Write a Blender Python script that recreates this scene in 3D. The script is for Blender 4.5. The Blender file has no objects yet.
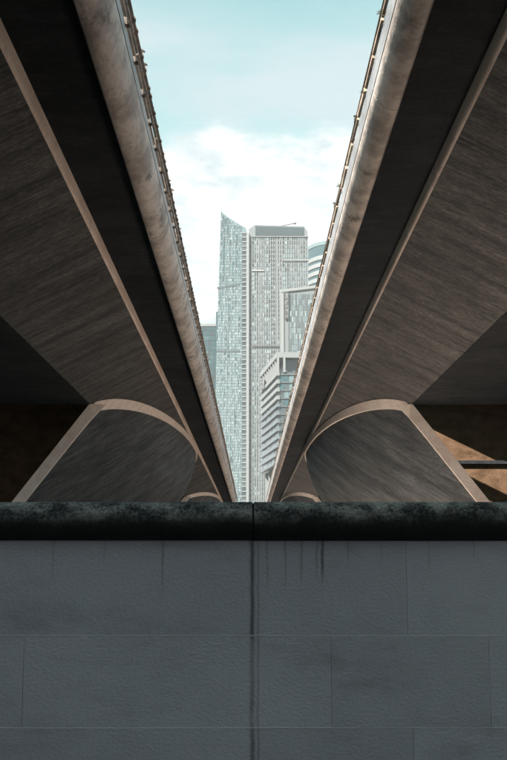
import bpy, math, random
from mathutils import Vector
random.seed(7)
R = math.radians
C = bpy.context.scene.collection
SC = bpy.context.scene

# ------------------------------------------------------------------ camera
EYE = 1.40                       # eye height above the ground
FPX, W0, H0 = 1100.0, 507.0, 760.0
PITCH = math.atan(182.0 / FPX)
YAW = math.atan(2.5 / FPX)
cam = bpy.data.cameras.new("camera")
cam_o = bpy.data.objects.new("camera", cam); C.objects.link(cam_o)
cam.sensor_fit = 'VERTICAL'; cam.sensor_height = 36.0
cam.lens = 36.0 * FPX / H0
cam.clip_start = 0.05; cam.clip_end = 6000
cam_o.location = (0, 0, EYE)
cam_o.rotation_euler = (R(90) + PITCH, 0, -YAW)
SC.camera = cam_o

# ------------------------------------------------------------------ sky, sun, exposure
TO_SUN = Vector((-0.45, -0.50, 0.765)).normalized()
ELEV = math.asin(TO_SUN.z)
wd = bpy.data.worlds.new("World"); SC.world = wd; wd.use_nodes = True
nt = wd.node_tree; nt.nodes.clear()
def wn(t, **k):
    n = nt.nodes.new(t)
    for a, b in k.items(): setattr(n, a, b)
    return n
def math_n(tree, op, a, b=None, clamp=False):
    n = tree.nodes.new('ShaderNodeMath'); n.operation = op; n.use_clamp = clamp
    for i, v in enumerate((a, b)):
        if v is None: continue
        if isinstance(v, (int, float)): n.inputs[i].default_value = v
        else: tree.links.new(v, n.inputs[i])
    return n.outputs[0]
sky = wn('ShaderNodeTexSky', sky_type='NISHITA', sun_disc=False)
sky.sun_elevation = ELEV
sky.sun_rotation = math.atan2(TO_SUN.x, TO_SUN.y)
sky.air_density = 1.0; sky.dust_density = 1.0; sky.ozone_density = 1.0
tint = wn('ShaderNodeMix', data_type='RGBA', blend_type='MULTIPLY'); tint.inputs[0].default_value = 1.0
tint.inputs[7].default_value = (0.54, 0.74, 0.46, 1)
nt.links.new(sky.outputs[0], tint.inputs[6])
tc = wn('ShaderNodeTexCoord')
sep = wn('ShaderNodeSeparateXYZ'); nt.links.new(tc.outputs['Generated'], sep.inputs[0])
# cloud bank round the horizon, its upper edge ragged, plus thin high veil
def noise_w(scale, detail, stretch, rough=0.55):
    mp = wn('ShaderNodeMapping'); mp.inputs['Scale'].default_value = stretch
    nt.links.new(tc.outputs['Generated'], mp.inputs[0])
    n = wn('ShaderNodeTexNoise'); n.inputs['Scale'].default_value = scale
    n.inputs['Detail'].default_value = detail; n.inputs['Roughness'].default_value = rough
    nt.links.new(mp.outputs[0], n.inputs['Vector'])
    return n.outputs['Fac']
n1 = noise_w(9.0, 8.0, (1, 1, 2.6), 0.62)
n2 = noise_w(3.2, 6.0, (1, 1, 4.0), 0.6)
n3 = noise_w(22.0, 6.0, (1, 1, 2.2), 0.6)
edge = math_n(nt, 'ADD', sep.outputs['Z'], math_n(nt, 'MULTIPLY', math_n(nt, 'SUBTRACT', n1, 0.5), 0.10))
def ramp_w(v, a, b):
    m = wn('ShaderNodeMapRange', interpolation_type='SMOOTHSTEP')
    m.inputs['From Min'].default_value = a; m.inputs['From Max'].default_value = b
    nt.links.new(v, m.inputs['Value']); return m.outputs[0]
bank = ramp_w(edge, 0.384, 0.358)
veil = math_n(nt, 'MULTIPLY', math_n(nt, 'ADD', 0.48, math_n(nt, 'MULTIPLY', ramp_w(n2, 0.36, 0.62), 0.52)), math_n(nt, 'ADD', 0.32, math_n(nt, 'MULTIPLY', ramp_w(sep.outputs['Z'], 0.485, 0.44), 0.68)))
veil = math_n(nt, 'MULTIPLY', veil, 0.95)
billow = math_n(nt, 'MULTIPLY', ramp_w(n3, 0.40, 0.62), ramp_w(n1, 0.66, 0.40))
ccol = wn('ShaderNodeMix', data_type='RGBA')
ccol.inputs[6].default_value = (1.52, 1.78, 1.87, 1); ccol.inputs[7].default_value = (2.26, 2.29, 2.29, 1)
nt.links.new(math_n(nt, 'SUBTRACT', 1.0, billow), ccol.inputs[0])
m1 = wn('ShaderNodeMix', data_type='RGBA'); m1.inputs[7].default_value = (1.45, 1.71, 1.79, 1)
nt.links.new(veil, m1.inputs[0]); nt.links.new(tint.outputs[2], m1.inputs[6])
m2 = wn('ShaderNodeMix', data_type='RGBA')
nt.links.new(bank, m2.inputs[0]); nt.links.new(m1.outputs[2], m2.inputs[6]); nt.links.new(ccol.outputs[2], m2.inputs[7])
bg = wn('ShaderNodeBackground'); bg.inputs['Strength'].default_value = 0.10
wo = wn('ShaderNodeOutputWorld')
nt.links.new(m2.outputs[2], bg.inputs[0]); nt.links.new(bg.outputs[0], wo.inputs[0])

sun = bpy.data.lights.new("sun", 'SUN'); sun.energy = 5.0; sun.angle = R(0.5); sun.color = (1.0, 0.88, 0.77)
sun_o = bpy.data.objects.new("sun", sun); C.objects.link(sun_o)
sun_o.rotation_euler = TO_SUN.to_track_quat('Z', 'Y').to_euler(); sun_o.location = TO_SUN * 60
SC.view_settings.view_transform = 'Standard'; SC.view_settings.look = 'None'
SC.view_settings.gamma = 1.0; SC.view_settings.use_curve_mapping = False
SC.view_settings.exposure = 2.2
SC.cycles.use_denoising = True; SC.cycles.caustics_reflective = False; SC.cycles.caustics_refractive = False
SC.cycles.max_bounces = 10; SC.cycles.diffuse_bounces = 6

# ------------------------------------------------------------------ materials
def mat(name, color, rough=0.8, metal=0.0, build=None, spec=0.5):
    m = bpy.data.materials.new(name); m.use_nodes = True
    b = m.node_tree.nodes['Principled BSDF']
    b.inputs['Base Color'].default_value = (*color, 1)
    b.inputs['Roughness'].default_value = rough; b.inputs['Metallic'].default_value = metal
    b.inputs['Specular IOR Level'].default_value = spec
    if build: build(m.node_tree, b)
    return m
def coords(t, kind, scale, loc=(0, 0, 0)):
    if kind == 'pos':
        g = t.nodes.new('ShaderNodeNewGeometry'); o = g.outputs['Position']
    else:
        g = t.nodes.new('ShaderNodeTexCoord'); o = g.outputs[kind]
    mp = t.nodes.new('ShaderNodeMapping'); mp.inputs['Scale'].default_value = scale; mp.inputs['Location'].default_value = loc
    t.links.new(o, mp.inputs[0]); return mp.outputs[0]
def noise(t, vec, scale=1.0, detail=4.0, rough=0.55):
    n = t.nodes.new('ShaderNodeTexNoise'); n.inputs['Scale'].default_value = scale
    n.inputs['Detail'].default_value = detail; n.inputs['Roughness'].default_value = rough
    t.links.new(vec, n.inputs['Vector']); return n.outputs['Fac']
def rmp(t, v, a, b, lo=0.0, hi=1.0, smooth=True):
    m = t.nodes.new('ShaderNodeMapRange')
    if smooth: m.interpolation_type = 'SMOOTHSTEP'
    m.inputs['From Min'].default_value = a; m.inputs['From Max'].default_value = b
    m.inputs['To Min'].default_value = lo; m.inputs['To Max'].default_value = hi
    t.links.new(v, m.inputs['Value']); return m.outputs[0]
def mixc(t, f, a, b, blend='MIX'):
    n = t.nodes.new('ShaderNodeMix'); n.data_type = 'RGBA'; n.blend_type = blend
    for i, v in ((0, f), (6, a), (7, b)):
        if isinstance(v, (int, float)): n.inputs[i].default_value = v
        elif isinstance(v, tuple): n.inputs[i].default_value = (*v, 1)
        else: t.links.new(v, n.inputs[i])
    return n.outputs[2]
def bump(t, b, h, strength, dist):
    n = t.nodes.new('ShaderNodeBump'); n.inputs['Strength'].default_value = strength; n.inputs['Distance'].default_value = dist
    t.links.new(h, n.inputs['Height']); t.links.new(n.outputs[0], b.inputs['Normal'])

def boarded(dark, light, sv, su=1.3, gr=0.40):
    """board-marked concrete: fine streaks run along UV.x, vary along UV.y"""
    def f(t, b):
        fine = noise(t, coords(t, 'UV', (su, sv, 1)), 1.0, 5.0, 0.68)
        broad = noise(t, coords(t, 'UV', (0.22, sv * 0.17, 1), (3.1, 7.7, 0)), 1.0, 4.0, 0.6)
        blot = noise(t, coords(t, 'pos', (0.5, 0.35, 0.5)), 1.0, 5.0, 0.6)
        pit = noise(t, coords(t, 'UV', (5.0, sv * 1.4, 1)), 1.0, 3.0, 0.6)
        s = math_n(t, 'ADD', math_n(t, 'MULTIPLY', fine, 0.55), math_n(t, 'MULTIPLY', broad, 0.45))
        s = rmp(t, s, 0.35, 0.67)
        c = mixc(t, s, dark, light)
        c = mixc(t, rmp(t, blot, 0.35, 0.7, 0.0, 0.45), c, tuple(x * 0.55 for x in dark))
        c = mixc(t, rmp(t, pit, 0.60, 0.72, 0.0, 0.35), c, tuple(x * 1.25 for x in light))
        grain = noise(t, coords(t, 'pos', (11, 11, 11)), 1.0, 5.0, 0.7)
        c = mixc(t, rmp(t, grain, 0.35, 0.65, 0.0, gr), c, tuple(x * 0.5 for x in dark))
        t.links.new(c, b.inputs['Base Color'])
        bump(t, b, math_n(t, 'ADD', fine, math_n(t, 'ADD', math_n(t, 'MULTIPLY', pit, 0.4), math_n(t, 'MULTIPLY', grain, 0.5))), 0.6, 0.03)
    return f
def cast(dark, light, streak=(1.2, 0.6, 2.5), stain=0.75):
    """smooth cast concrete with weather stains"""
    def f(t, b):
        a = noise(t, coords(t, 'pos', streak), 1.0, 6.0, 0.62)
        g = noise(t, coords(t, 'pos', (14, 9, 14)), 1.0, 4.0, 0.6)
        d = noise(t, coords(t, 'pos', (2.2, 1.1, 2.2), (5, 9, 2)), 1.0, 5.0, 0.7)
        c = mixc(t, rmp(t, a, 0.34, 0.64), dark, light)
        c = mixc(t, rmp(t, g, 0.4, 0.75, 0.0, 0.30), c, tuple(x * 0.6 for x in dark))
        c = mixc(t, rmp(t, d, 0.56, 0.70, 0.0, stain), c, tuple(x * 0.42 for x in dark))
        t.links.new(c, b.inputs['Base Color'])
        bump(t, b, math_n(t, 'ADD', g, math_n(t, 'MULTIPLY', a, 0.7)), 0.45, 0.02)
    return f
M = {}
M['board'] = mat('board_marked_concrete', (0.2, 0.2, 0.2), 0.9, build=boarded((0.048, 0.052, 0.058), (0.205, 0.203, 0.205), 12.0, 2.4, 0.5), spec=0.2)
M['board_leaf'] = mat('board_marked_pier_concrete', (0.2, 0.2, 0.2), 0.9, build=boarded((0.042, 0.052, 0.063), (0.180, 0.198, 0.215), 13.0), spec=0.2)
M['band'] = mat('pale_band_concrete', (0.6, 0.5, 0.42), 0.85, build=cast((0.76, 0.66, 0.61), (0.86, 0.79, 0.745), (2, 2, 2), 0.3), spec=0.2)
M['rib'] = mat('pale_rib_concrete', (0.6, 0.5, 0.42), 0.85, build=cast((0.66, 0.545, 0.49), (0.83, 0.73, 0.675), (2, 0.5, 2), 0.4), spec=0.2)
M['beam'] = mat('edge_beam_concrete', (0.5, 0.42, 0.36), 0.6, build=cast((0.23, 0.205, 0.19), (0.48, 0.44, 0.415), (2.2, 1.4, 2.2), 0.9), spec=0.35)
M['soffit'] = mat('shade_dark_soffit_concrete', (0.1, 0.1, 0.1), 0.95, build=boarded((0.014, 0.018, 0.022), (0.038, 0.043, 0.050), 2.2), spec=0.1)  # shade of the underside put into the concrete's colour
M['inner'] = mat('brown_stained_concrete', (0.2, 0.15, 0.12), 0.95, build=cast((0.066, 0.042, 0.026), (0.118, 0.076, 0.048), (1.6, 1, 2.6), 0.6), spec=0.1)
M['asphalt'] = mat('deck_asphalt', (0.05, 0.05, 0.05), 0.9)
def ripples(t, b):
    bump(t, b, noise(t, coords(t, 'pos', (1.2, 2.0, 1)), 1.0, 3.0), 0.25, 0.2)
M['water'] = mat('river_water', (0.03, 0.045, 0.045), 0.08, build=ripples)
M['soil'] = mat('dark_soil', (0.10, 0.09, 0.075), 0.95)
M['ground'] = mat('pale_bounce_ground', (0.40, 0.33, 0.27), 0.9, build=lambda t, b: t.links.new(mixc(t, rmp(t, noise(t, coords(t, 'pos', (0.4, 0.4, 0.4)), 1.0, 6.0), 0.3, 0.7), (0.55, 0.465, 0.41), (0.68, 0.59, 0.53)), b.inputs['Base Color']))
def rust(t, b):
    n = noise(t, coords(t, 'pos', (9, 4, 9)), 1.0, 5.0, 0.65)
    t.links.new(mixc(t, rmp(t, n, 0.4, 0.62), (0.03, 0.026, 0.022), (0.10, 0.076, 0.055)), b.inputs['Base Color'])
    bump(t, b, n, 0.5, 0.01)
M['pipe'] = mat('weathered_dark_pipe', (0.1, 0.1, 0.1), 0.7, build=rust)
M['fascia'] = mat('pale_fascia_paint', (0.62, 0.65, 0.68), 0.5, build=cast((0.14, 0.15, 0.165), (0.25, 0.265, 0.285), (2, 1.2, 2), 0.5))
M['rail'] = mat('weathered_tan_rail', (0.4, 0.33, 0.26), 0.7, build=cast((0.20, 0.155, 0.115), (0.38, 0.30, 0.235), (6, 3, 6)))
M['rail_dark'] = mat('weathered_brown_rail', (0.2, 0.15, 0.1), 0.7, build=cast((0.09, 0.068, 0.05), (0.19, 0.145, 0.105), (6, 3, 6)))
M['weed'] = mat('dry_weed', (0.09, 0.085, 0.045), 0.8)

def wall_paint(t, b):
    g = t.nodes.new('ShaderNodeNewGeometry')
    s = t.nodes.new('ShaderNodeSeparateXYZ'); t.links.new(g.outputs['Position'], s.inputs[0])
    X, Z = s.outputs['X'], s.outputs['Z']
    base = noise(t, coords(t, 'pos', (1.6, 1, 1.6)), 1.0, 5.0, 0.6)
    c = mixc(t, rmp(t, base, 0.3, 0.7), (0.455, 0.474, 0.562), (0.575, 0.592, 0.685))
    oi = t.nodes.new('ShaderNodeObjectInfo')
    c = mixc(t, rmp(t, oi.outputs['Random'], 0, 1, 0.0, 0.16, False), c, (0.12, 0.135, 0.165))
    grime = noise(t, coords(t, 'pos', (2.6, 1, 7.0), (8, 1, 3)), 1.0, 6.0, 0.68)
    c = mixc(t, rmp(t, grime, 0.5, 0.75, 0.0, 0.35), c, (0.09, 0.1, 0.12))
    # old drips under the coping, each with its own place, width and length
    top = math_n(t, 'SUBTRACT', EYE + 0.066, Z)
    rg = noise(t, coords(t, 'pos', (3, 0, 22)), 1.0, 4.0, 0.6)
    wv = math_n(t, 'MULTIPLY', math_n(t, 'SUBTRACT', noise(t, coords(t, 'pos', (9, 0, 14)), 1.0, 3.0), 0.5), 0.016)
    for x0, wdt, ln, amt in ((-0.276, 0.006, 0.20, 0.45), (-0.46, 0.005, 0.10, 0.25), (-0.62, 0.007, 0.14, 0.25), (0.052, 0.006, 0.20, 0.35), (0.108, 0.006, 0.19, 0.45),
                             (0.158, 0.007, 0.17, 0.45), (0.207, 0.005, 0.14, 0.5), (0.224, 0.0075, 0.155, 0.95), (0.305, 0.005, 0.09, 0.35), (0.41, 0.005, 0.10, 0.25), (0.56, 0.006, 0.12, 0.25), (0.70, 0.005, 0.08, 0.3)):
        ax = math_n(t, 'ABSOLUTE', math_n(t, 'SUBTRACT', math_n(t, 'ADD', X, wv), x0))
        k = math_n(t, 'MULTIPLY', rmp(t, ax, 0.0, wdt, 1.0, 0.0), rmp(t, top, ln * 0.35, ln, amt, 0.0))
        k = math_n(t, 'MULTIPLY', k, rmp(t, rg, 0.3, 0.6, 0.5, 1.0))
        c = mixc(t, k, c, (0.028, 0.032, 0.038))
    # the long stain that runs down from the coping joint
    wob = math_n(t, 'MULTIPLY', math_n(t, 'SUBTRACT', noise(t, coords(t, 'pos', (0, 0, 9.0)), 1.0, 5.0), 0.5), 0.016)
    for x0, wdt, amt in ((0.004, 0.013, 0.8), (0.022, 0.007, 0.40)):
        ax = math_n(t, 'ABSOLUTE', math_n(t, 'SUBTRACT', math_n(t, 'ADD', X, wob), x0))
        k = rmp(t, ax, 0.0, wdt, 1.0, 0.0)
        patch = rmp(t, noise(t, coords(t, 'pos', (0, 0, 7.0), (x0 * 40, 0, 0)), 1.0, 4.0), 0.3, 0.6, 0.45, 1.0)
        k = math_n(t, 'MULTIPLY', k, patch)
        c = mixc(t, math_n(t, 'MULTIPLY', k, amt), c, (0.028, 0.032, 0.038))
    t.links.new(c, b.inputs['Base Color'])
    pe = noise(t, coords(t, 'pos', (80, 80, 112)), 1.0, 5.0, 0.6)
    pe2 = noise(t, coords(t, 'pos', (210, 210, 260)), 1.0, 2.0, 0.5)
    h = math_n(t, 'ADD', rmp(t, pe, 0.3, 0.72), math_n(t, 'MULTIPLY', pe2, 0.25))
    bump(t, b, h, 0.42, 0.004)
M['paint'] = mat('blue_grey_wall_paint', (0.25, 0.27, 0.29), 0.32, build=wall_paint, spec=0.9)
def coping_m(t, b):
    a = noise(t, coords(t, 'pos', (9, 9, 14)), 1.0, 7.0, 0.7)
    f = noise(t, coords(t, 'pos', (105, 105, 105)), 1.0, 5.0, 0.7)
    g = t.nodes.new('ShaderNodeNewGeometry'); s = t.nodes.new('ShaderNodeSeparateXYZ'); t.links.new(g.outputs['Position'], s.inputs[0])
    up = rmp(t, math_n(t, 'ADD', s.outputs['Z'], math_n(t, 'MULTIPLY', math_n(t, 'SUBTRACT', a, 0.5), 0.05)), EYE + 0.110, EYE + 0.180, 0.03, 1.0)  # pale mottle kept to the top, painting in light from above
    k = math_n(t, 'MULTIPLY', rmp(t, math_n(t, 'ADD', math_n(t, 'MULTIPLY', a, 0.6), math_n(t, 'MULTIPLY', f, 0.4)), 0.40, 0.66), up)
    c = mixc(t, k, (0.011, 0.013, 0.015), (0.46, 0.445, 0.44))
    t.links.new(c, b.inputs['Base Color'])
    bump(t, b, math_n(t, 'ADD', a, math_n(t, 'MULTIPLY', f, 0.6)), 0.5, 0.008)
M['coping'] = mat('mottled_coping_lit_top', (0.03, 0.03, 0.03), 0.75, build=coping_m, spec=0.3)
M['bead'] = mat('joint_highlight', (0.66, 0.68, 0.74), 0.5)
M['bed'] = mat('black_joint_mortar', (0.02, 0.022, 0.024), 0.9)
M['mortar'] = mat('painted_mortar', (0.22, 0.25, 0.31), 0.6)
# towers
M['g_pale'] = mat('pale_glass', (0.125, 0.185, 0.205), 0.22, 0.35)
M['g_white'] = mat('milky_glass', (0.175, 0.23, 0.248), 0.3, 0.2)
M['g_teal'] = mat('teal_glass', (0.05, 0.105, 0.118), 0.2, 0.35)
M['g_mid'] = mat('grey_glass', (0.072, 0.095, 0.105), 0.2, 0.35)
M['g_dark'] = mat('dark_glass', (0.03, 0.04, 0.046), 0.2, 0.2)
M['g_deep'] = mat('deep_teal_glass', (0.024, 0.060, 0.072), 0.2, 0.2)
M['clad'] = mat('pale_cladding', (0.125, 0.145, 0.156), 0.6)
M['white'] = mat('white_cladding', (0.216, 0.228, 0.236), 0.6)
M['stone'] = mat('grey_cladding', (0.085, 0.104, 0.115), 0.6)
M['bluegrey'] = mat('blue_grey_cladding', (0.080, 0.104, 0.124), 0.5)
M['steel'] = mat('dark_steel', (0.048, 0.052, 0.056), 0.5, 0.3)

# ------------------------------------------------------------------ helpers
def tag(o, label=None, cat=None, group=None, kind=None):
    if label: o['label'] = label
    if cat: o['category'] = cat
    if group: o['group'] = group
    if kind: o['kind'] = kind
    return o
def empty(name, loc=(0, 0, 0)):
    o = bpy.data.objects.new(name, None); C.objects.link(o); o.location = loc; o.empty_display_size = 0.2
    return o
class MB:
    def __init__(s): s.v, s.f, s.uv, s.mi = [], [], [], []
    def quad(s, pts, uvs=None, mi=0):
        k = len(s.v); s.v += [tuple(p) for p in pts]; s.f.append(tuple(range(k, k + len(pts))))
        s.uv.append(uvs or [(0, 0)] * len(pts)); s.mi.append(mi)
    def box(s, x0, x1, y0, y1, z0, z1, mi=0):
        p = [(x0,y0,z0),(x1,y0,z0),(x1,y1,z0),(x0,y1,z0),(x0,y0,z1),(x1,y0,z1),(x1,y1,z1),(x0,y1,z1)]
        for a, sw in (((0,3,2,1), 0), ((4,5,6,7), 0), ((0,1,5,4), 1), ((1,2,6,5), 2), ((2,3,7,6), 1), ((3,0,4,7), 2)):
            q = [p[i] for i in a]
            s.quad(q, [(c[0], c[1]) if sw == 0 else (c[0], c[2]) if sw == 1 else (c[2], c[1]) for c in q], mi)
    def obox(s, o, ux, uy, uz, mi=0):
        """box from corner o with edge vectors"""
        o, ux, uy, uz = map(Vector, (o, ux, uy, uz))
        p = [o, o+ux, o+ux+uy, o+uy, o+uz, o+ux+uz, o+ux+uy+uz, o+uy+uz]
        for a in ((0,3,2,1),(4,5,6,7),(0,1,5,4),(1,2,6,5),(2,3,7,6),(3,0,4,7)): s.quad([p[i] for i in a], None, mi)
    def tube(s, a, b, r, n=8, caps=True, mi=0):
        a, b = Vector(a), Vector(b); d = (b - a).normalized()
        u = d.orthogonal().normalized(); w = d.cross(u)
        ring = lambda c: [c + u * (r * math.cos(2*math.pi*i/n)) + w * (r * math.sin(2*math.pi*i/n)) for i in range(n)]
        A, B = ring(a), ring(b)
        for i in range(n): s.quad([A[i], A[(i+1) % n], B[(i+1) % n], B[i]], None, mi)
        if caps: s.quad(A[::-1], None, mi); s.quad(B, None, mi)
    def mesh(s, name, mats, smooth=False, merge=True):
        me = bpy.data.meshes.new(name); me.from_pydata(s.v, [], s.f); ul = me.uv_layers.new(name='UVMap')
        k = 0
        for u in s.uv:
            for c in u: ul.data[k].uv = c; k += 1
        for m in (mats if isinstance(mats, (list, tuple)) else [mats]): me.materials.append(m)
        me.polygons.foreach_set('material_index', s.mi)
        if smooth:
            import bmesh
            bm = bmesh.new(); bm.from_mesh(me); bmesh.ops.remove_doubles(bm, verts=bm.verts, dist=1e-4)
            bmesh.ops.recalc_face_normals(bm, faces=bm.faces)
            for f in bm.faces: f.smooth = True
            for e in bm.edges:
                if len(e.link_faces) == 2 and e.calc_face_angle(0) > R(38): e.smooth = False
            bm.to_mesh(me); bm.free()
        me.update(); return me
    def build(s, name, mats, parent=None, smooth=False):
        o = bpy.data.objects.new(name, s.mesh(name, mats, smooth)); C.objects.link(o)
        if parent: o.parent = parent; o.matrix_parent_inverse.identity(); o.location = -Vector(parent.location) if parent.parent is None else (0, 0, 0)
        return o
def link(name, me, parent, loc=(0, 0, 0), rot=(0, 0, 0)):
    o = bpy.data.objects.new(name, me); C.objects.link(o); o.parent = parent; o.location = loc; o.rotation_euler = rot
    return o

# ------------------------------------------------------------------ ground
g = MB(); g.quad([(-1400, -1400, 0), (1400, -1400, 0), (1400, 1400, 0), (-1400, 1400, 0)])
tag(g.build('ground', M['soil']), kind='structure')
g = MB(); g.quad([(-1300, 18, 0.004), (1300, 18, 0.004), (1300, 300, 0.004), (-1300, 300, 0.004)])
tag(g.build('water', M['water']), kind='structure')
g = MB(); g.box(-7.5, 7.5, 15.0, 150, 0.008, 0.35)  # unseen pale slab, added to bounce sunlight up under the decks
tag(g.build('bounce_slab', M['ground']), kind='structure')
g = MB(); g.quad([(-40, -40, 0.004), (40, -40, 0.004), (40, 14.9, 0.004), (-40, 14.9, 0.004)])
tag(g.build('path', M['asphalt']), kind='structure')

# ------------------------------------------------------------------ bridge decks
Y0, Y1 = -40.0, 150.0
CORNER_X, CORNER_Z = 5.09, 4.90          # lower edge of the sloping web, heights above the eye
PIER_Y = (34.4, 84.4, 134.4)
PIER_LEN_A, PIER_LEN_B = 23.6, 10.0
def E(z): return z + EYE

def sweep(mb, prof, y0, y1, step, side, jit=0.0, uvmode='t', seed=1):
    """sweep profile [(x,z)] (x away from the gap) along Y; side -1 left, +1 right"""
    rnd = random.Random(seed)
    n = max(1, int(round((y1 - y0) / step)))
    dist = [0]
    for a, b in zip(prof, prof[1:]): dist.append(dist[-1] + math.hypot(b[0]-a[0], b[1]-a[1]))
    rows = []
    wob = 0
    for i in range(n + 1):
        y = y0 + (y1 - y0) * i / n
        wob = jit * (math.sin(y * 1.1 + seed) + math.sin(y * 0.43 + 2 * seed) + 0.6 * math.sin(y * 2.3))
        rows.append([(side * (x + wob * 0.6), y, E(z) + wob) for x, z in prof])
    for i in range(n):
        for k in range(len(prof) - 1):
            q = [rows[i][k], rows[i][k+1], rows[i+1][k+1], rows[i+1][k]]
            u = [(dist[kk] + 7.3 * side, rows[ii][kk][1] + 57.7 * side) for ii, kk in ((i, k), (i, k+1), (i+1, k+1), (i+1, k))]
            if side > 0: q, u = q[::-1], u[::-1]
            mb.quad(q, u)
    for r, rev in ((rows[0], False), (rows[-1], True)):
        pts = r if (rev == (side > 0)) else r[::-1]
        mb.quad(pts)
    return mb

def edge_profile(xe, xs, zf):
    p = [(xs + 0.06, zf), (xe + 0.004, zf)]
    for k in range(1, 15):
        a = math.pi / 2 * k / 14
        p.append((xs - (xs - xe) * math.cos(a), zf - (zf - 6.0) * math.sin(a)))
    p += [(xs + 0.03, 6.01), (xs + 0.06, 6.06), (xs + 0.06, zf)]
    return p

def make_deck(side):
    left = side < 0
    root = empty('bridge_deck', (side * 5.0, 0, 0))
    xe, xs = (1.57, 1.885) if left else (1.65, 1.94)
    zf = 6.43 if left else 6.30
    # rounded precast edge beams, six metres each
    seg = 6.0
    me = sweep(MB(), edge_profile(xe, xs, zf)[:-1], 0.008, seg - 0.008, 6, side).mesh('edge_beam', M['beam'], True)
    n = int((Y1 - Y0) / seg)
    fp = [(xs + 0.06, zf + 0.003), (xe - 0.004, zf + 0.003), (xe - 0.004, 6.61), (xe + 0.02, 6.64), (xs + 0.06, 6.64)]
    fm = sweep(MB(), fp, 0.006, seg - 0.006, 6, side).mesh('fascia', M['fascia'])
    for i in range(n): link('fascia', fm, root, (-side * 5.0, Y0 + i * seg, 0))
    for i in range(n):
        o = link('edge_beam', me, root, (-side * 5.0, Y0 + i * seg, random.uniform(-0.004, 0.004)))
    # deck slab; on the right an added opening lets sun patches through
    sl = MB()
    xin = xs + 0.062
    def slab(x0, x1, y0, y1):
        a, b = sorted((side * x0, side * x1)); sl.box(a, b, y0, y1, E(6.25), E(6.60))
    if left: slab(xin, 21, Y0, Y1)
    else:
        wx0, wx1, wy0, wy1 = 4.9, 10.5, 35.0, 39.55
        slab(xin, 21, Y0, wy0); slab(xin, 21, wy1, Y1); slab(xin, wx0, wy0, wy1); slab(wx1, 21, wy0, wy1)
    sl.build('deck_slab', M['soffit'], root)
    # pale rib where slab meets web
    rp = [(2.92, 6.255), (2.92, 6.06), (2.93, 6.02), (2.955, 5.99), (3.0, 5.97), (3.3, 5.97), (3.3, 6.255), (2.92, 6.255)]
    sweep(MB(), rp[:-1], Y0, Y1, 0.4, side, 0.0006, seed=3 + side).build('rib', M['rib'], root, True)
    # sloping board-marked web
    wp = [(2.96, 5.985), (CORNER_X - 0.03, CORNER_Z + 0.012), (CORNER_X, CORNER_Z + 0.02), (CORNER_X, CORNER_Z + 0.4), (3.35, 6.24)]
    sweep(MB(), wp, Y0, Y1, 2.0, side).build('girder_web', M['board'], root)
    # flat underside between piers
    ends = [Y0] + [v for p in PIER_Y for v in (p, p + PIER_LEN_A + PIER_LEN_B)] 
    for a, b in zip(ends[0::2], ends[1::2]):
        m = MB(); xa, xb = sorted((side * (CORNER_X - 0.01), side * 18.0)); m.box(xa, xb, a, b, E(CORNER_Z), E(CORNER_Z + 0.3))
        m.box(*sorted((side * (CORNER_X + 0.1), side * 18.0)), b - 0.35, b - 0.002, E(CORNER_Z + 0.3), E(6.249))
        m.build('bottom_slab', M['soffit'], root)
    # railing: dark pipe on brackets with clamps, tan bars below it
    pz, px, bz, bx, pr = (6.90, 1.524, 6.695, 1.572, 0.026) if left else (6.79, 1.632, 6.71, 1.645, 0.018)
    rl = MB()
    for i in range(int((Y1 - Y0) / 4.2)):
        rl.tube((side * (px + random.uniform(-.006, .006)), Y0 + i * 4.2, E(pz)), (side * px, Y0 + (i + 1) * 4.2, E(pz + random.uniform(-.006, .006))), pr, 8)
    if left:
        for i in range(int((Y1 - Y0) / 3.0)): rl.tube((-1.548, Y0 + i * 3.0, E(6.80 + random.uniform(-.006, .006))), (-1.548, Y0 + i * 3.0 + 2.96, E(6.80)), 0.02, 7)
    rail = rl.build('railing_pipe', M['pipe'], root, True)
    rnd = random.Random(11 + side)
    bar = MB(); bar.box(-0.02, 0.02, 0.03, 1.0, -0.028, 0.028); bar = bar.mesh('tan_bar', M['rail_dark' if left else 'rail'])
    br = MB()
    h = pz - 6.60
    br.box(-0.014, 0.014, -0.02, 0.02, -h, 0.0); br.box(-0.05, 0.05, -0.05, 0.05, -h, -h + 0.014)
    br = br.mesh('bracket', M['pipe'])
    cl = MB(); cl.tube((0, -0.035, 0), (0, 0.035, 0), pr * 1.5, 8)
    cl.box(-0.012 - 0.02, 0.012 - 0.02, -0.014, 0.014, pr, pr + 0.075)
    cl.box(-0.05, 0.012, -0.022, 0.022, pr + 0.055, pr + 0.07)
    cl = cl.mesh('clamp', M['pipe'])
    k = 0; y = Y0 + 0.3
    while y < 118:
        off = -side * 5.0
        link('tan_bar', bar, root, (off + side * bx + rnd.uniform(-.006, .006), y, E(bz) + rnd.uniform(-.008, .008)), (rnd.uniform(-.012, .012), rnd.uniform(-.2, .2), rnd.uniform(-.008, .008)))
        link('bracket', br, root, (off + side * (px + (0.04 if left else 0.06)), y + 0.02, E(pz)))
        if left or k % 4 == 1:
            link('clamp', cl, root, (off + side * px, y + 0.35 + rnd.uniform(-.1, .1), E(pz)), (0, (rnd.uniform(-.5, .5) if left else 0.3 + rnd.uniform(-.4, .4)), 0))
        if left: link('clamp', cl, root, (off + side * px, y + 0.85 + rnd.uniform(-.15, .15), E(pz)), (0, rnd.uniform(-.8, .8), 0))
        y += 1.05; k += 1
    # asphalt on top
    m = MB(); a, b = sorted((side * 2.2, side * 20.8)); m.box(a, b, Y0, Y1 if left else 34.9, E(6.604), E(6.66)); 
    if not left: m.box(a, b, 39.7, Y1, E(6.604), E(6.66))
    m.build('road_surface', M['asphalt'], root)
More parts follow.
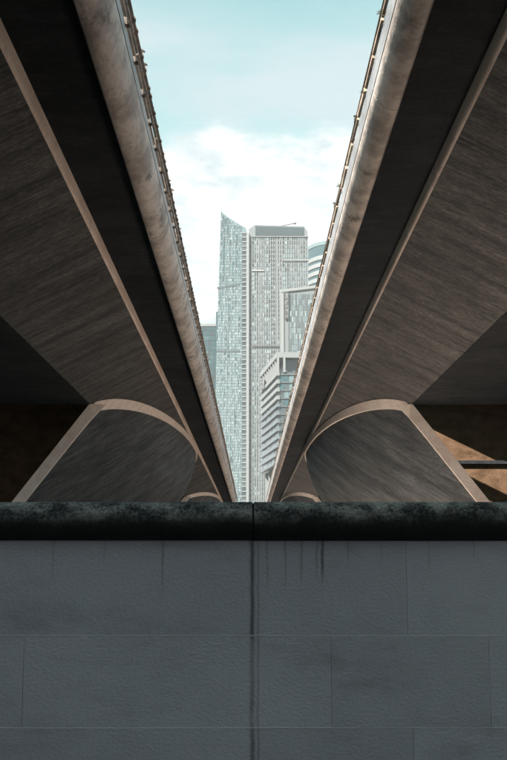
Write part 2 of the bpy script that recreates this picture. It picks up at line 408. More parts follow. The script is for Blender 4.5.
    if not left:
        # unseen beams added to cut the sunlight into slanting patches
        for (xa, ya, xb, yb, wdt) in SUN_PATCH_BEAMS:
            d = Vector((xb - xa, yb - ya, 0)).normalized(); nrm = Vector((-d.y, d.x, 0))
            m = MB(); m.obox(Vector((xa, ya, E(6.27))), Vector((xb - xa, yb - ya, 0)), nrm * wdt, Vector((0, 0, 0.3)))
            m.build('sun_patch_beam', M['soffit'], root)
    return root
SUN_PATCH_BEAMS = [(4.7, 39.52, 10.7, 36.75, 2.6), (4.7, 38.05, 10.7, 35.28, 0.2), (4.7, 36.3, 10.7, 33.5, 0.95)]
tag(make_deck(-1), 'left concrete bridge deck with rounded tan edge beam and pipe railing, overhead', 'bridge')
tag(make_deck(1), 'right concrete bridge deck with rounded edge beam and thin rail, overhead', 'bridge')

for side in (-1, 1):  # walls added behind the camera to block light from the back
    root = empty('light_blocker', (side * 11.0, -7.0, 0))
    m = MB(); m.box(*sorted((side * 4.6, side * 20.5)), -7.4, -6.6, 0.0, E(6.245)); m.build('face_wall', M['board'], root)
    m = MB(); m.box(*sorted((side * 4.5, side * 20.6)), -6.598, -6.3, 0.0, 0.5); m.build('plinth', M['soffit'], root)
    tag(root, ('left' if side < 0 else 'right') + ' added concrete wall that blocks light behind the viewer', 'wall', 'light blockers behind the viewer')
# ------------------------------------------------------------------ leaning piers
def leaf_point(th, d, y0):
    """th 0..pi round the plan curve, d metres below the girder"""
    c, s = math.cos(th), math.sin(th)
    xt = CORNER_X - (CORNER_X - 2.94) * s
    L = PIER_LEN_A if c > 0 else PIER_LEN_B
    y = y0 + PIER_LEN_A - L * c
    t = (xt - 2.93) / (CORNER_X - 2.93)
    zt = 5.985 - t * (5.985 - CORNER_Z)
    w = s ** 1.5
    x = xt + (1 - w) * 0.76 * d + w * 0.116 * d * d
    return x, y, zt - d, zt
def make_pier(side, y0, n):
    root = empty('bridge_pier', (side * 9.0, y0, 0))
    NT, ND = 44, 16
    def P(th, f, out=0.0, dabs=None):
        zt = leaf_point(th, 0, y0)[2]
        dmax = zt + EYE
        d = dabs if dabs is not None else f * dmax
        x, y, z, _ = leaf_point(th, d, y0)
        # outward normal in plan of the curve
        if out:
            e = 1e-3
            a, b = leaf_point(th - e, d, y0), leaf_point(th + e, d, y0)
            tx, ty = b[0] - a[0], b[1] - a[1]; l = math.hypot(tx, ty)
            nx, ny = -ty / l, tx / l
            if th < 0.001: nx, ny = 0.0, 1.0
            # curve runs towards the gap and away; the free side is -y at the start, towards the gap later
            x += -abs(nx) * out; y += (-abs(ny) if th < math.pi / 2 else abs(ny)) * out
        return (side * x, y, E(z))
    ths = [math.pi * (0.5 - 0.5 * math.cos(math.pi * i / NT)) for i in range(NT + 1)]
    m = MB()
    def uv(p): return (abs(p[0]) - 0.5 * p[2] + 4.7 * side, p[2] + 0.55 * abs(p[0]) - 0.19 * (p[1] - y0) + 23.3 * side + 3.1 * n)
    for i in range(NT):
        for k in range(ND):
            q = [P(ths[i], k/ND), P(ths[i], (k+1)/ND), P(ths[i+1], (k+1)/ND), P(ths[i+1], k/ND)]
            if side > 0: q = q[::-1]
            m.quad(q, [uv(p) for p in q])
    # inner side, so that the shell has thickness
    def PB(th, f):
        x, y, z = P(th, f); s_ = math.sin(th)
        return (x + side * 0.45 * s_, y + (0.3 if th < math.pi / 2 else -0.3), z)
    for i in range(NT):
        for k in range(ND):
            q = [PB(ths[i], k/ND), PB(ths[i+1], k/ND), PB(ths[i+1], (k+1)/ND), PB(ths[i], (k+1)/ND)]
            if side > 0: q = q[::-1]
            m.quad(q, [uv(p) for p in q])
    for k in range(ND):
        for th, fl in ((0.0, 0), (math.pi, 1)):
            q = [P(th, k/ND), PB(th, k/ND), PB(th, (k+1)/ND), P(th, (k+1)/ND)]
            if (side > 0) != bool(fl): q = q[::-1]
            m.quad(q, [uv(p) for p in q])
    m.build('curved_wall', M['board_leaf'], root, True)
    # pale band under the girder
    b = MB(); pr = 0.07
    N2 = 40
    tt = [0.06 + (math.pi - 0.12) * i / N2 for i in range(N2 + 1)]
    def hgt(th): return 0.38 - 0.19 * math.sin(th) + 0.10 * math.exp(-(th / 0.12) ** 2)
    for i in range(N2):
        a0, a1 = tt[i], tt[i+1]
        A = [P(a0, 0, pr, -0.02), P(a0, 0, pr, hgt(a0)), P(a1, 0, pr, hgt(a1)), P(a1, 0, pr, -0.02)]
        D = [P(a0, 0, -0.02, hgt(a0)), P(a1, 0, -0.02, hgt(a1))]
        q = A if side < 0 else A[::-1]; b.quad(q)
        q = [A[1], D[0], D[1], A[2]]; b.quad(q if side < 0 else q[::-1])
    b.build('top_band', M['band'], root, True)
    # pale band down the free outer edge (set 4 mm apart at the joint with the top band)
    e = MB()
    ztc = CORNER_Z + 0.012; dmax = ztc + EYE
    w = 0.40
    NS = 14
    rows = []
    for k in range(NS + 1):
        d = dmax * k / NS
        xo = CORNER_X + 0.76 * d + 0.004
        wi = w + 0.12 * math.exp(-d / 0.35)
        z = E(ztc - d)
        rows.append([(side * (xo), y0 + 0.25, z), (side * xo, y0 - 0.075, z), (side * (xo - wi * (0.0 if k == 0 else 1) - (0.04 if k == 0 else 0)), y0 - 0.075, z - (0.0)), (side * (xo - wi), y0 + 0.06, z)])
    for k in range(NS):
        for j in range(3):
            q = [rows[k][j], rows[k+1][j], rows[k+1][j+1], rows[k][j+1]]
            e.quad(q if side > 0 else q[::-1])
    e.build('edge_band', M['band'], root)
    # cross wall between the legs, a ledge across it
    cw = MB(); yw = y0 + 5.6
    pts = [(5.2, 6.24), (18.0, 6.24), (18.0, -EYE), (10.9, -EYE), (5.2, 5.3)]
    f = [(side * x, yw, E(z)) for x, z in pts]; bk = [(side * x, yw + 0.4, E(z)) for x, z in pts]
    cw.quad(f if side < 0 else f[::-1]); cw.quad(bk if side > 0 else bk[::-1])
    for i in range(5):
        j = (i + 1) % 5; q = [f[i], f[j], bk[j], bk[i]]; cw.quad(q if side > 0 else q[::-1])
    cw.build('cross_wall', M['inner'], root)
    if side < 0: return root
    lg = MB(); a, bb = sorted((side * 7.2, side * 17.98)); lg.box(a, bb, yw - 0.12, yw - 0.002, E(3.52), E(3.64)); lg.build('ledge', M['soffit'], root)
    return root
for n, y0 in enumerate(PIER_Y[:2]):
    for side in (-1, 1):
        p = make_pier(side, y0, n)
        lab = {0: '%s near leaning bridge pier, dark streaked curved wall edged with a pale band',
               1: '%s small pier farther along, only its pale arched band above the wall coping',
               }[n] % ('left' if side < 0 else 'right')
        tag(p, lab, 'pier', 'leaning piers under the bridge decks')

# ------------------------------------------------------------------ block wall in front
wall = empty('block_wall', (0, 3.5, 0))
YW = 3.5
BL, GAPH, GAPV = 0.480, 0.0008, 0.0007
rows_z = [0.066, -0.226, -0.502, -0.778, -1.054, -EYE]
def block_mesh(w, h, ch):
    """chamfered face block, front towards -y, origin at lower left front"""
    m = MB(); D = 0.09; c = ch; cv = 0.0009
    F = [(cv, 0, 0.0006), (w - cv, 0, 0.0006), (w - cv, 0, h - 0.0006), (cv, 0, h - 0.0006)]
    O = [(0, cv, 0), (w, cv, 0), (w, cv, h), (0, cv, h)]
    Bk = [(0, D, 0), (w, D, 0), (w, D, h), (0, D, h)]
    m.quad(F)
    for i in range(4):
        j = (i + 1) % 4
        m.quad([O[i], O[j], F[j], F[i]]); m.quad([Bk[i], Bk[j], O[j], O[i]])
    m.quad(Bk[::-1]); return m.mesh('block', M['paint'])
rnd = random.Random(5)
XL, XR = -3.6, 3.6
# courses seen in the photo: long blocks and a few half blocks
JOINTS = {0: [-3.4, -2.4, -1.44, -0.95, 0.004, 0.487, 1.45, 2.4, 3.4],
          1: [-3.4, -2.62, -1.66, -0.703, 0.248, 0.737, 1.69, 2.6, 3.4],
          2: [-3.4, -2.4, -1.44, -0.95, 0.004, 0.497, 1.45, 2.4, 3.4]}
for r in range(len(rows_z) - 1):
    zt, zb = rows_z[r], rows_z[r+1]
    h = zt - zb - GAPH
    shift = 0.0 if r % 2 == 0 else BL / 2
    js = JOINTS.get(r)
    if js is None: js = [0.004 + shift + k * BL for k in range(-7, 8)]
    js = [j for j in js if XL < j < XR]
    for a, b in zip(js, js[1:]):
        me = block_mesh(b - a - GAPV, h, 0.0032)
        link('block', me, wall, (a + GAPV / 2, rnd.uniform(-.0008, .0008), E(zb) + GAPH / 2 + rnd.uniform(-.0006, .0006)), (0, rnd.uniform(-.0006, .0006), 0))
m = MB(); m.box(-3.3, 3.3, 0.006, 0.20, 0.0, E(0.066)); o = m.build('mortar_core', M['mortar'], wall); o.location = (0, 0, 0)
# bed joints: slightly proud beads, their caught light painted in as a paler tone
for zj in rows_z[1:-1]:
    bd = MB(); n = 170; rj = random.Random(int(zj * -1000)); pr_ = []
    for i in range(n + 1):
        x = -3.35 + 6.7 * i / n
        pr_.append((x, -0.0012 + rj.uniform(-.0005, .0004), E(zj) + rj.uniform(-.0004, .0004), 0.0022 + rj.uniform(-.0005, .0004)))
    for (xa, ya, za, ha), (xb, yb, zb_, hb) in zip(pr_, pr_[1:]):
        bd.quad([(xa, ya, za - ha * .3), (xb, yb, zb_ - hb * .3), (xb, yb, zb_ + hb * .2), (xa, ya, za + ha * .2)])
        bd.quad([(xa, ya, za + ha * .2), (xb, yb, zb_ + hb * .2), (xb, 0.002, zb_ + hb), (xa, 0.002, za + ha)])
        bd.quad([(xa, 0.002, za - ha), (xb, 0.002, zb_ - hb), (xb, yb, zb_ - hb * .3), (xa, ya, za - ha * .3)])
    o = bd.build('bed_joint', M['bead'], wall); o.location = (0, 0, 0)
def coping(x0, x1, seed):
    rd = random.Random(seed)
    prof = []
    # half-round nosing towards the viewer, gently rounded back
    for k in range(13):
        a = -math.pi / 2 - math.pi * k / 12
        prof.append((-0.005 + 0.062 * math.cos(a) * 1.0, 0.127 + 0.060 * math.sin(a)))
    prof += [(0.16, 0.192), (0.235, 0.185), (0.25, 0.17), (0.25, 0.067)]
    mb = MB(); n = int((x1 - x0) / 0.04); rows = []
    w = 0
    for i in range(n + 1):
        w = 0.8 * w + rd.uniform(-.0007, .0007)
        rows.append([(x0 + (x1 - x0) * i / n, y + w, E(z) + w * 0.8 + rd.uniform(-.0003, .0003)) for y, z in prof])
    L = len(prof)
    for i in range(n):
        for k in range(L):
            j = (k + 1) % L; mb.quad([rows[i][k], rows[i+1][k], rows[i+1][j], rows[i][j]])
    mb.quad(rows[0]); mb.quad(rows[-1][::-1])
    o = mb.build('coping', M['coping'], wall, True); o.location = (0, 0, 0)
m = MB(); m.box(-3.4, 3.4, -0.005, 0.24, E(0.0665), E(0.183)); m.box(-3.4, 3.4, -0.045, -0.0052, E(0.10), E(0.165)); o = m.build('coping_bed', M['bed'], wall); o.location = (0, 0, 0)
for k, (a, b) in enumerate(((-3.5, -1.74), (-1.735, 0.004), (0.010, 1.75), (1.756, 3.5))): coping(a, b, k)
tag(wall, 'low blue grey painted block wall with round mottled coping in the foreground', 'wall')

# ------------------------------------------------------------------ weeds growing out of the right deck edge
def weed(y, hgt, x, z, lab, seed):
    rd = random.Random(seed); root = empty('weed', (x, y, E(z)))
    m = MB(); m2 = MB()
    for s in range(4):
        p = Vector((x, y, E(z) - 0.02)); d = Vector((rd.uniform(-.9, 0.1), rd.uniform(-.5, .5), 1)).normalized()
        for k in range(5):
            q = p + d * hgt / 5; m.tube(p, q, 0.004, 5); 
            for j in range(2):
                l = Vector((rd.uniform(-1, 1), rd.uniform(-1, 1), rd.uniform(-.2, .8))).normalized() * hgt * 0.22
                wv = l.cross(Vector((0, 0, 1))).normalized() * hgt * 0.05
                m2.quad([q, q + l * .5 + wv, q + l, q + l * .5 - wv])
            p = q; d = (d + Vector((rd.uniform(-.4, .2), rd.uniform(-.3, .3), rd.uniform(-.5, .1)))).normalized()
    m.build('stem', M['weed'], root); m2.build('leaf_tuft', M['weed'], root)
    tag(root, lab, 'plant', 'weeds on the right deck edge')
weed(12.6, 0.10, 1.63, 6.64, 'small hooked weed nearest the top of the photo on right deck edge', 1)
weed(14.9, 0.07, 1.62, 6.64, 'small weed midway up the right deck edge against the sky', 2)
weed(18.9, 0.10, 1.62, 6.64, 'tiny weed on right deck edge just above the tower roofs', 3)

# ------------------------------------------------------------------ city behind
def at(px, py, Y):
    """point at distance Y seen in the direction of photo pixel (px, py)"""
    u, v = (px - W0 / 2) / FPX, (H0 / 2 - py) / FPX
    d = Vector((u, math.cos(PITCH) - v * math.sin(PITCH), math.sin(PITCH) + v * math.cos(PITCH)))
    d = Vector((d.x * math.cos(YAW) + d.y * math.sin(YAW), -d.x * math.sin(YAW) + d.y * math.cos(YAW), d.z))
    return Vector((0, 0, EYE)) + d * (Y / d.y)
GL = ['g_pale', 'g_white', 'g_teal', 'g_mid', 'g_dark', 'g_deep']
GM = [M[k] for k in GL]
def panes(name, parent, A, B, zlist, ncol, pick, rd, wf=0.82, hf=0.74, proud=0.25, xl=None, ztop=None):
    """panes over the facade from ground line A to B; pick(col, row, zmid)-> material index or None; xl(z): left end as a fraction"""
    m = MB(); A, B = Vector(A), Vector(B)
    n = (B - A).cross(Vector((0, 0, 1))).normalized()
    for r in range(len(zlist) - 1):
        z0, z1 = zlist[r], zlist[r+1]; zm = (z0 + z1) / 2
        f0 = xl(zm) if xl else 0.0
        for c in range(ncol):
            a = f0 + (1 - f0) * (c + (1 - wf) / 2) / ncol; b = f0 + (1 - f0) * (c + 1 - (1 - wf) / 2) / ncol
            mi = pick(c, r, zm)
            if mi is None: continue
            hh = (z1 - z0) * hf; zz0 = z0 + (z1 - z0 - hh) / 2; zz1 = zz0 + hh
            if ztop and zz1 > min(ztop(a), ztop(b)) - 0.4: continue
            t1, t2 = rd.uniform(-.05, .05), rd.uniform(-.05, .05)
            pa, pb = A.lerp(B, a), A.lerp(B, b)
            q = [Vector((pa.x, pa.y, zz0)) + n * (proud + t1), Vector((pb.x, pb.y, zz0)) + n * (proud - t1 + t2), Vector((pb.x, pb.y, zz1)) + n * (proud - t1), Vector((pa.x, pa.y, zz1)) + n * (proud + t1 - t2)]
            m.quad(q, None, mi)
            w = [Vector((p.x, p.y, p.z)) - n * (proud * 1.3) for p in q]
            for i in range(4):
                j = (i + 1) % 4; m.quad([q[j], q[i], w[i], w[j]], None, mi)
    o = m.build(name, GM, parent); o['kind'] = 'stuff'; return o
def prism(parent, name, pts, z0, tops, material):
    """upright prism over plan points, each with its own top height"""
    m = MB(); n = len(pts)
    lo = [(p[0], p[1], z0) for p in pts]; hi = [(p[0], p[1], t) for p, t in zip(pts, tops)]
    for i in range(n):
        j = (i + 1) % n; m.quad([lo[i], lo[j], hi[j], hi[i]])
    m.quad(hi); m.quad(lo[::-1]); return m.build(name, material, parent)
def zs(z0, z1, n): return [z0 + (z1 - z0) * i / n for i in range(n + 1)]

# --- sail-shaped glass tower, pointed at its left
rd = random.Random(21)
YT = 750.0
peak = at(221.0, 211, YT); ra = at(248.8, 228.5, YT); ra_x = at(246.6, 400, YT).x
xlow = at(213.5, 520, YT).x; xpk = peak.x
sail = empty('sail_tower', ((xlow + ra_x) / 2, YT, 0))
def left_x(z):
    f = max(0.0, min(1.0, z / peak.z)); return xlow + (xpk - xlow) * f ** 1.9
def top_at(x): return peak.z + (ra.z - peak.z) * max(0.0, (x - xpk) / (ra_x - xpk)) ** 0.82
NL = 120
m = MB()
lv = [peak.z * i / NL for i in range(NL + 1)]
D = 26.0
for i in range(NL):
    za, zb = lv[i], lv[i+1]
    za2, zb2 = min(za, ra.z), min(zb, ra.z)
    def xr(z): return ra_x if z <= ra.z else xpk + (ra_x - xpk) * ((peak.z - z) / (peak.z - ra.z)) ** 1.22
    fa, fb = (left_x(za), YT), (left_x(zb), YT)
    m.quad([(fa[0], YT, za), (xr(za), YT, za), (xr(zb), YT, zb), (fb[0], YT, zb)])
    m.quad([(fa[0] + 6, YT + D, za), (fa[0], YT, za), (fb[0], YT, zb), (fb[0] + 6, YT + D, zb)])
    m.quad([(xr(za), YT, za), (xr(za), YT + D, za), (xr(zb), YT + D, zb), (xr(zb), YT, zb)])
    m.quad([(xr(za), YT + D, za), (fa[0] + 6, YT + D, za), (fb[0] + 6, YT + D, zb), (xr(zb), YT + D, zb)])
m.build('wall', M['g_pale'], sail)
rel = lambda z: z / peak.z
wd_total = ra_x - xlow
colx = (ra_x - at(241.2, 400, YT).x)
def pick_sail(c, r, z):
    f = rel(z); u = 0.55 * rd.random() + 0.45 * (0.5 + 0.25 * math.sin(r * 0.31 + c * 0.8) + 0.25 * math.sin(r * 0.11 - c * 0.45 + 1))
    teal = 0.10 + 0.42 * max(0, f - 0.45) * 2 * (1.0 if c in (2, 3, 4, 5, 9, 10) else 0.5)
    if (c in (3, 4, 7)) and u < 0.10: return 4 if rd.random() < .5 else 3
    if u < teal: return 2
    if u < teal + 0.10: return 3
    return 1 if rd.random() < 0.50 - 0.25 * f else 0
NS_ = 24
panes('window_panes', sail, (xlow, YT, 0), (ra_x - colx, YT, 0), zs(0, peak.z - 1, 122), NS_, pick_sail, rd, 0.86, 0.80, 0.2,
      xl=lambda z: (left_x(z) - xlow) / (ra_x - colx - xlow), ztop=lambda a: top_at(xlow + a * (ra_x - colx - xlow)))
m = MB()
for i in range(1, 7):
    for a, b in zip(lv[:-1:6], lv[6::6]):
        if b > top_at(left_x(b) + (ra_x - colx - left_x(b)) * i / 7) - 1: continue
        xa1 = left_x(a) + (ra_x - colx - left_x(a)) * i / 7; xb1 = left_x(b) + (ra_x - colx - left_x(b)) * i / 7
        m.obox(Vector((xa1 - .14, YT - 0.5, a)), (0.28, 0, 0), (0, 0.45, 0), Vector((xb1 - xa1, 0, b - a)))
o = m.build('mullions', M['g_white'], sail); o['kind'] = 'stuff'
# refuge-floor seams
for py, dy in ((289, 4), (352, 0)):
    a = at(217, py, YT); b = at(240, py - dy, YT)
    m = MB(); m.obox(Vector((a.x, YT - 0.55, a.z)), Vector((b.x - a.x, 0, b.z - a.z)), (0, 0.5, 0), (0, 0, 1.3)); m.build('seam_band', M['g_mid'], sail)
# balcony bay: dark openings between white slabs
bx0, bx1 = at(241.6, 400, YT).x, ra_x
top_b = at(244, 233, YT).z; nb = 71
panes('balcony_openings', sail, (bx0, YT, 0), (bx1 - 0.4, YT, 0), zs(0, top_b, nb), 1, lambda c, r, z: 3 if rd.random() < (0.55 + 0.4 * (1 - z / top_b)) else 4, rd, 0.92, 0.60, 0.12)
m = MB(); m.box(bx1 - 0.2, at(248.6, 400, YT).x, YT - 1.2, YT + 1, 0, ra.z - 3); m.build('white_pier', M['clad'], sail)
for z in zs(0, top_b, nb)[1:]:
    m = MB() if z == zs(0, top_b, nb)[1] else m
m = MB()
for z in zs(0, top_b, nb): m.box(bx0, bx1 - 0.25, YT - 0.6, YT, z - 0.35, z + 0.35)
o = m.build('balcony_slabs', M['clad'], sail); o['kind'] = 'stuff'
tag(sail, 'tall pale turquoise glass tower rising to a sharp point on its left', 'tower')

# --- flat-topped companion tower
rd = random.Random(22)
YB = 751.0
tw = empty('residential_tower', (at(280, 400, YB).x, YB, 0))
b0, b1 = at(248.8, 400, YB).x, at(309.0, 400, YB).x
zt0, zt1, zc = at(255, 225, YB).z, at(304, 226.5, YB).z, at(309, 231.5, YB).z
xa, xb_ = at(255, 225, YB).x, at(304, 226, YB).x
zl = at(250, 229, YB).z
m = MB()
f = [(b0, 0), (b1, 0), (b1, zc), (xb_, zt1), (xa, zt0), (b0, zl)]
m.quad([(x, YB, z) for x, z in f]); m.quad([(x, YB + 30, z) for x, z in f][::-1])
for i in range(6):
    j = (i + 1) % 6; m.quad([(f[j][0], YB, f[j][1]), (f[i][0], YB, f[i][1]), (f[i][0], YB + 30, f[i][1]), (f[j][0], YB + 30, f[j][1])])
m.build('wall', M['stone'], tw)
frac = lambda px: (at(px, 400, YB).x - b0) / (b1 - b0)
zcrown = at(280, 236, YB).z
NF = 70
def bay(name, pa, pb, ncol, pick, wf, hf, proud=0.2, nf=NF, z1=None):
    return panes(name, tw, (at(pa, 400, YB).x, YB, 0), (at(pb, 400, YB).x, YB, 0), zs(0, z1 or zcrown, nf), ncol, pick, rd, wf, hf, proud)
bay('recess_openings', 249.2, 251.6, 1, lambda c, r, z: 4 if rd.random() < .8 else 3, 0.9, 0.62, nf=71, z1=at(250, 240, YB).z)
def pick_l(c, r, z):
    u = (0.45 * rd.random() + 0.55 * ((c * 0.618 + 0.13 * math.sin(r * 0.5)) % 1.0)); hi = z / zcrown
    if u < 0.22 * hi: return 4
    if u < 0.50: return 3
    if u < 0.62: return 1
    return 0 if u < 0.85 else 2
bay('window_panes', 252, 271, 9, pick_l, 0.72, 0.66)
bay('balcony_openings', 271.5, 276.2, 2, lambda c, r, z: 4 if rd.random() < .75 else (3 if rd.random() < .6 else 1), 0.62, 0.55)
bay('balcony_openings', 277.4, 282.2, 2, lambda c, r, z: 4 if rd.random() < .75 else (3 if rd.random() < .6 else 1), 0.62, 0.55)
def pick_r(c, r, z):
    u = (0.45 * rd.random() + 0.55 * ((c * 0.618 + 0.13 * math.sin(r * 0.5)) % 1.0)); hi = z / zcrown
    if hi > 0.86 and u < 0.42: return 4
    if u < 0.14: return 4
    if u < 0.46: return 3
    return 0 if u < 0.8 else (1 if u < .9 else 2)
bay('window_panes', 283, 308.6, 10, pick_r, 0.74, 0.66)
# glass crown fins
m = MB(); nfin = 34
for i in range(nfin):
    x = xa + (xb_ - xa) * (i + 0.15) / nfin; m.box(x, x + (xb_ - xa) / nfin * 0.6, YB - 0.5, YB, zcrown + 0.5, zt0 + (zt1 - zt0) * i / nfin - 0.6, 0 if i % 3 else 1)
o = m.build('crown_fins', [M['g_mid'], M['g_teal']], tw); o['kind'] = 'stuff'
for px0, px1, py, mt, th in ((251.5, 309, 237, 'clad', .5), (283, 309, 261, 'clad', .8), (252, 281, 347, 'steel', .9), (251.7, 264, 271.2, 'white', .7)):
    a, b = at(px0, py, YB), at(px1, py, YB)
    m = MB(); yy = YB - 0.9
    m.obox(Vector((a.x, yy, a.z)), Vector((b.x - a.x, 0, b.z - a.z)), (0, 0.85, 0), (0, 0, th)); m.build('storey_band', M[mt], tw)
m = MB(); nv = 24
for i in range(nv + 1):
    x = at(252, 400, YB).x + (b1 - at(252, 400, YB).x) * i / nv; m.box(x - 0.18, x + 0.18, YB - 0.45, YB - 0.002, 0, zcrown)
o = m.build('mullions', M['clad'], tw); o['kind'] = 'stuff'
a, b = at(279, 226.5, YB + 8), at(295, 223.2, YB + 8)
m = MB(); m.tube(a, b, 0.28, 6); m.tube(Vector((a.x, a.y, a.z - 5)), a, 0.5, 6); m.box(b.x - 0.9, b.x + 0.9, b.y - .6, b.y + .6, b.z - .7, b.z + .3); m.build('roof_boom', M['steel'], tw)
tag(tw, 'broad flat topped grey tower with dense window grid beside the pointed one', 'tower')

# --- grey slab with dark upright sign
rd = random.Random(23)
YG = 620.0
gs = empty('office_slab', (at(300, 400, YG).x, YG, 0))
g0, g1 = at(281.3, 400, YG), at(322, 400, YG); zg = at(282, 290.5, YG).z; zg1 = at(314, 286.5, YG).z
prism(gs, 'wall', [(g0.x, YG), (g1.x, YG), (g1.x, YG + 30), (g0.x, YG + 30)], 0, [zg, zg + (zg1 - zg) * 1.2, zg + (zg1 - zg) * 1.2, zg], M['stone'])
wx = at(284.2, 400, YG).x
m = MB(); m.box(g0.x - 0.3, wx, YG - 0.6, YG - 0.002, 0, zg + 0.6); m.build('white_edge', M['clad'], gs)
panes('window_panes', gs, (wx + 2.4, YG, 0), (g1.x, YG, 0), zs(0, zg - 2.0, 46), 18, lambda c, r, z: 3 if rd.random() < .55 else (0 if rd.random() < .7 else 1), rd, 0.62, 0.90, 0.15)
a = MB(); a.obox(Vector((g0.x, YG - 0.8, zg - 1.2)), Vector((g1.x - g0.x, 0, (zg1 - zg) * 1.2)), (0, 0.7, 0), (0, 0, 1.6)); a.build('roof_edge', M['clad'], gs)
s0, s1 = at(284.4, 292.5, YG), at(288.6, 319, YG)
m = MB(); m.box(s0.x, s1.x, YG - 1.1, YG - 0.605, s1.z, s0.z); sg = m.build('sign_panel', M['steel'], gs)
m = MB()
def stroke(px0, py0, px1, py1, w=0.45):
    p, q = at(px0, py0, YG), at(px1, py1, YG); p.y = q.y = YG - 1.16
    d = (q - p).normalized(); nn = Vector((-d.z, 0, d.x)) * w * 0.5
    m.quad([p - nn, q - nn, q + nn, p + nn])
for k in ((285.2, 294, 288, 295.2), (285.2, 294, 286.6, 296), (286.6, 296, 288, 297.2), (285.2, 298.2, 288, 297.2), (285.4, 302, 287.8, 301.2), (285.4, 302, 285.4, 304.5), (285.4, 307.5, 287.8, 306), (285.4, 311, 287.8, 309.5), (287.8, 309.5, 287.8, 312), (285.4, 316.6, 287.8, 316.6)): stroke(*k)
o = m.build('sign_lettering', M['clad'], sg); o.location = (0, 0, 0); o.location = Vector((0, 0, 0))
tag(gs, 'narrow grey ribbed office slab with dark upright sign at its top left', 'building')

# --- nearer office with slanting white ledges
rd = random.Random(24)
YO = 430.0
c0 = at(276.6, 352, YO)               # near corner, roof
far = at(260.2, 374, YO + 48)
ob = empty('ledge_office', (c0.x, YO, 0))
sd = Vector((far.x - c0.x, 48.0, 0)); fr = Vector((26.0, 1.5, 0))
z_roof = c0.z; z_bot = at(262, 471, YO + 40).z
cx, cy = c0.x, YO
plan = [(cx, cy), (cx + fr.x, cy + fr.y), (cx + fr.x + sd.x, cy + fr.y + sd.y), (cx + sd.x, cy + sd.y)]
ins = [(p[0] + dx, p[1] + dy) for p, (dx, dy) in zip(plan, ((0.9, 0.9), (-.9, .9), (-.9, -.9), (0.9, -.9)))]
z_loggia = at(276.6, 374, YO).z
prism(ob, 'wall', ins, z_bot, [z_loggia + 1] * 4, M['g_mid'])
prism(ob, 'roof', plan, z_roof - 2.2, [z_roof] * 4, M['clad'])
nfl = 11; fh = (z_loggia - z_bot) / nfl
for k in range(nfl + 1):
    z = z_bot + k * fh
    up_ = k >= nfl - 3
    sp = [plan[0], (plan[0][0] + 1.2, plan[0][1] + 0.1), (plan[3][0] + 1.2, plan[3][1]), plan[3]]
    prism(ob, 'ledge', sp, z - (0.55 if up_ else 0.3), [z + (0.9 if up_ else 0.75)] * 4, M['clad' if up_ else 'bluegrey'])
    fp_ = [(plan[0][0] + 1.21, plan[0][1] + 0.45), (plan[1][0], plan[1][1] + 0.45), (plan[1][0], plan[1][1] + 1.2), (plan[0][0] + 1.21, plan[0][1] + 1.2)]
    prism(ob, 'floor_line', fp_, z - 0.18, [z + 0.18] * 4, M['stone'])
side_n = sd.cross(Vector((0, 0, 1))).normalized()
panes('window_panes', ob, Vector((ins[3][0], ins[3][1], 0)), Vector((ins[0][0], ins[0][1], 0)), zs(z_bot, z_loggia, nfl), 14, lambda c, r, z: 3 if rd.random() < .6 else (0 if rd.random() < .5 else 2), rd, 0.9, 0.7, 0.1)
panes('window_panes', ob, Vector((ins[0][0], ins[0][1], 0)), Vector((ins[1][0], ins[1][1], 0)), zs(z_bot, z_loggia, nfl), 12, lambda c, r, z: 3 if rd.random() < .5 else (0 if rd.random() < .6 else 2), rd, 0.92, 0.8, 0.1)
# loggia storey: columns and a wide dark recess
prism(ob, 'loggia_back', [(p[0] + dx, p[1] + dy) for p, (dx, dy) in zip(plan, ((3, 3), (-3, 3), (-3, -3), (3, -3)))], z_loggia + 0.8, [z_roof - 2.2] * 4, M['g_mid'])
for i in range(9):
    p = Vector((cx, cy, 0)) + sd * (i / 8.0 * 0.98)
    m = MB(); m.box(p.x + 0.05, p.x + 1.0, p.y, p.y + 1.0, z_loggia + 0.76, z_roof - 2.21); m.build('column', M['clad'], ob)
for fx in (0.10, 0.80, 0.96):
    p = Vector((cx, cy, 0)) + fr * fx
    m = MB(); m.box(p.x, p.x + 0.9, p.y, p.y + 1.0, z_loggia + 0.76, z_roof - 2.21); m.build('column', M['clad'], ob)
# emblem panel at the far end of the side face
p = Vector((cx, cy, 0)) + sd * 0.86
q = Vector((cx, cy, 0)) + sd * 0.70
m = MB(); zz0, zz1 = z_loggia - 0.6, z_loggia + 4.4
m.obox(Vector((p.x - 0.35, p.y, zz0)), Vector((q.x - p.x, q.y - p.y, 0)), side_n * -0.3, (0, 0, zz1 - zz0)); em = m.build('emblem_panel', M['clad'], ob)
m = MB(); dq = (q - p)
def emb(u0, v0, u1, v1):
    a = p + dq * u0; b = p + dq * u1
    off = Vector((-0.75, 0, 0))
    m.quad([Vector((a.x, a.y, zz0 + v0 * 5)) + off, Vector((b.x, b.y, zz0 + v0 * 5)) + off, Vector((b.x, b.y, zz0 + v1 * 5)) + off, Vector((a.x, a.y, zz0 + v1 * 5)) + off])
for k in ((.2, .8, .8, .92), (.2, .5, .32, .92), (.2, .46, .8, .56), (.68, .12, .8, .56), (.2, .1, .8, .2)): emb(*k)
o = m.build('emblem', M['steel'], em); o.location = (0, 0, 0)
for i in range(5):
    p = Vector((cx, cy, 0)) + sd * (0.1 + 0.2 * i)
    m = MB(); m.box(p.x + 1.5, p.x + 2.8, p.y, p.y + 1.3, 0, z_bot - 0.56); m.build('column', M['clad'], ob)
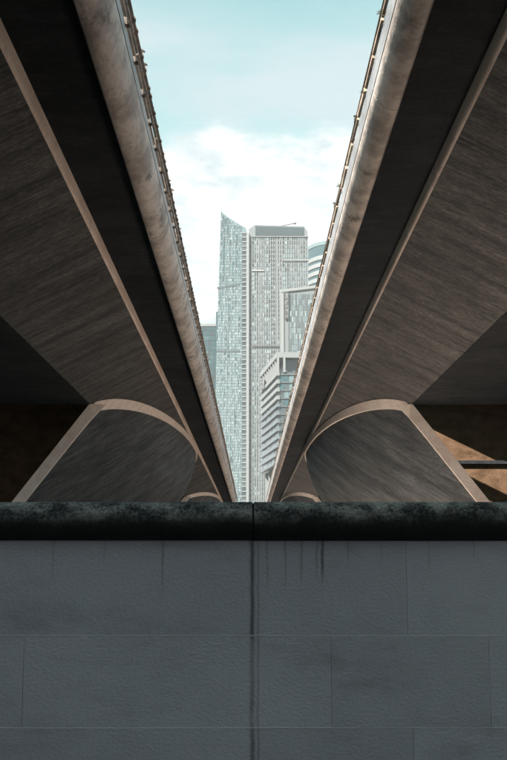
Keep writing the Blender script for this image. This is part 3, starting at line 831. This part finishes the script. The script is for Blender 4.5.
prism(ob, 'podium', [(cx + 3, cy + 3), (cx + 24, cy + 3), (cx + 24 + sd.x, cy + 44), (cx + 3 + sd.x, cy + 44)], 0, [z_bot - 0.56] * 4, M['clad'])
tag(ob, 'nearer office building with slanting white ledges and roof loggia by right deck', 'building')

# --- striped rounded building half hidden behind the flat-topped tower
YS = 900.0
sb = empty('striped_tower', (at(322, 400, YS).x, YS, 0))
s0, s1 = at(307, 400, YS).x, at(345, 400, YS).x; zs1 = at(316, 252, YS).z
def arc(grow, n=14):
    pts = []
    for i in range(n + 1):
        t = i / n; x = s0 - grow + (s1 - s0 + 2 * grow) * t
        pts.append((x, YS - grow - 22 * math.sin(math.pi * t) ** 0.8))
    return pts + [(s1 + grow, YS + 20), (s0 - grow, YS + 20)]
prism(sb, 'wall', arc(0), 0, [zs1] * len(arc(0)), M['g_deep'])
for k in range(1, 40):
    z = zs1 - 6 - k * 6.2
    if z < 20: break
    prism(sb, 'storey_band', arc(0.7), z, [z + 3.4] * len(arc(0)), M['clad'])
prism(sb, 'roof_cap', arc(0.4), zs1 + 0.01, [zs1 + 3] * len(arc(0)), M['g_pale'])
a = at(320.5, 250, YS - 6); m = MB(); m.tube(a, a + Vector((-1.8, 0, 5.2)), 0.5, 6); m.box(a.x - 3.2, a.x - 0.6, a.y - .5, a.y + .5, a.z + 4.6, a.z + 5.8); m.build('roof_mast', M['steel'], sb)
tag(sb, 'rounded tower with white and teal storey stripes peeping out behind the flat tower', 'tower')

# --- low teal block at the left rail
rd = random.Random(25)
YL = 820.0
lb = empty('teal_block', (at(208, 400, YL).x, YL, 0))
l0, l1 = at(196, 400, YL).x, at(217.5, 400, YL).x; zl1 = at(205, 324.5, YL).z
prism(lb, 'wall', [(l0, YL), (l1, YL), (l1, YL + 30), (l0, YL + 30)], 0, [zl1] * 4, M['g_deep'])
panes('window_panes', lb, (l0, YL, 0), (l1, YL, 0), zs(0, zl1 - 1.5, 48), 9, lambda c, r, z: 5 if rd.random() < .8 else (4 if rd.random() < .7 else 2), rd, 0.85, 0.8, 0.2)
m = MB(); xx = at(215.6, 400, YL).x; m.box(xx, xx + 1.5, YL - 1, YL + 4, 0, at(216, 312, YL).z); m.build('corner_fin', M['g_deep'], lb)
m = MB(); m.box(l0, l1, YL - .6, YL - .002, zl1 - 1.3, zl1 + .6); m.build('roof_edge', M['clad'], lb)
tag(lb, 'lower teal glass block between left railing and the pointed tower', 'building')

# ------------------------------------------------------------------ haze in the air
hm = bpy.data.materials.new('haze_air'); hm.use_nodes = True
ht = hm.node_tree; ht.nodes.clear()
pv = ht.nodes.new('ShaderNodeVolumePrincipled'); pv.inputs['Color'].default_value = (0.86, 0.95, 1.0, 1); pv.inputs['Density'].default_value = 0.00012
pv.inputs['Anisotropy'].default_value = 0.0
ho = ht.nodes.new('ShaderNodeOutputMaterial'); ht.links.new(pv.outputs[0], ho.inputs['Volume'])
m = MB(); m.box(-1500, 1500, -1500, 1500, -1.0, 275.0)
tag(m.build('haze', hm), kind='stuff')
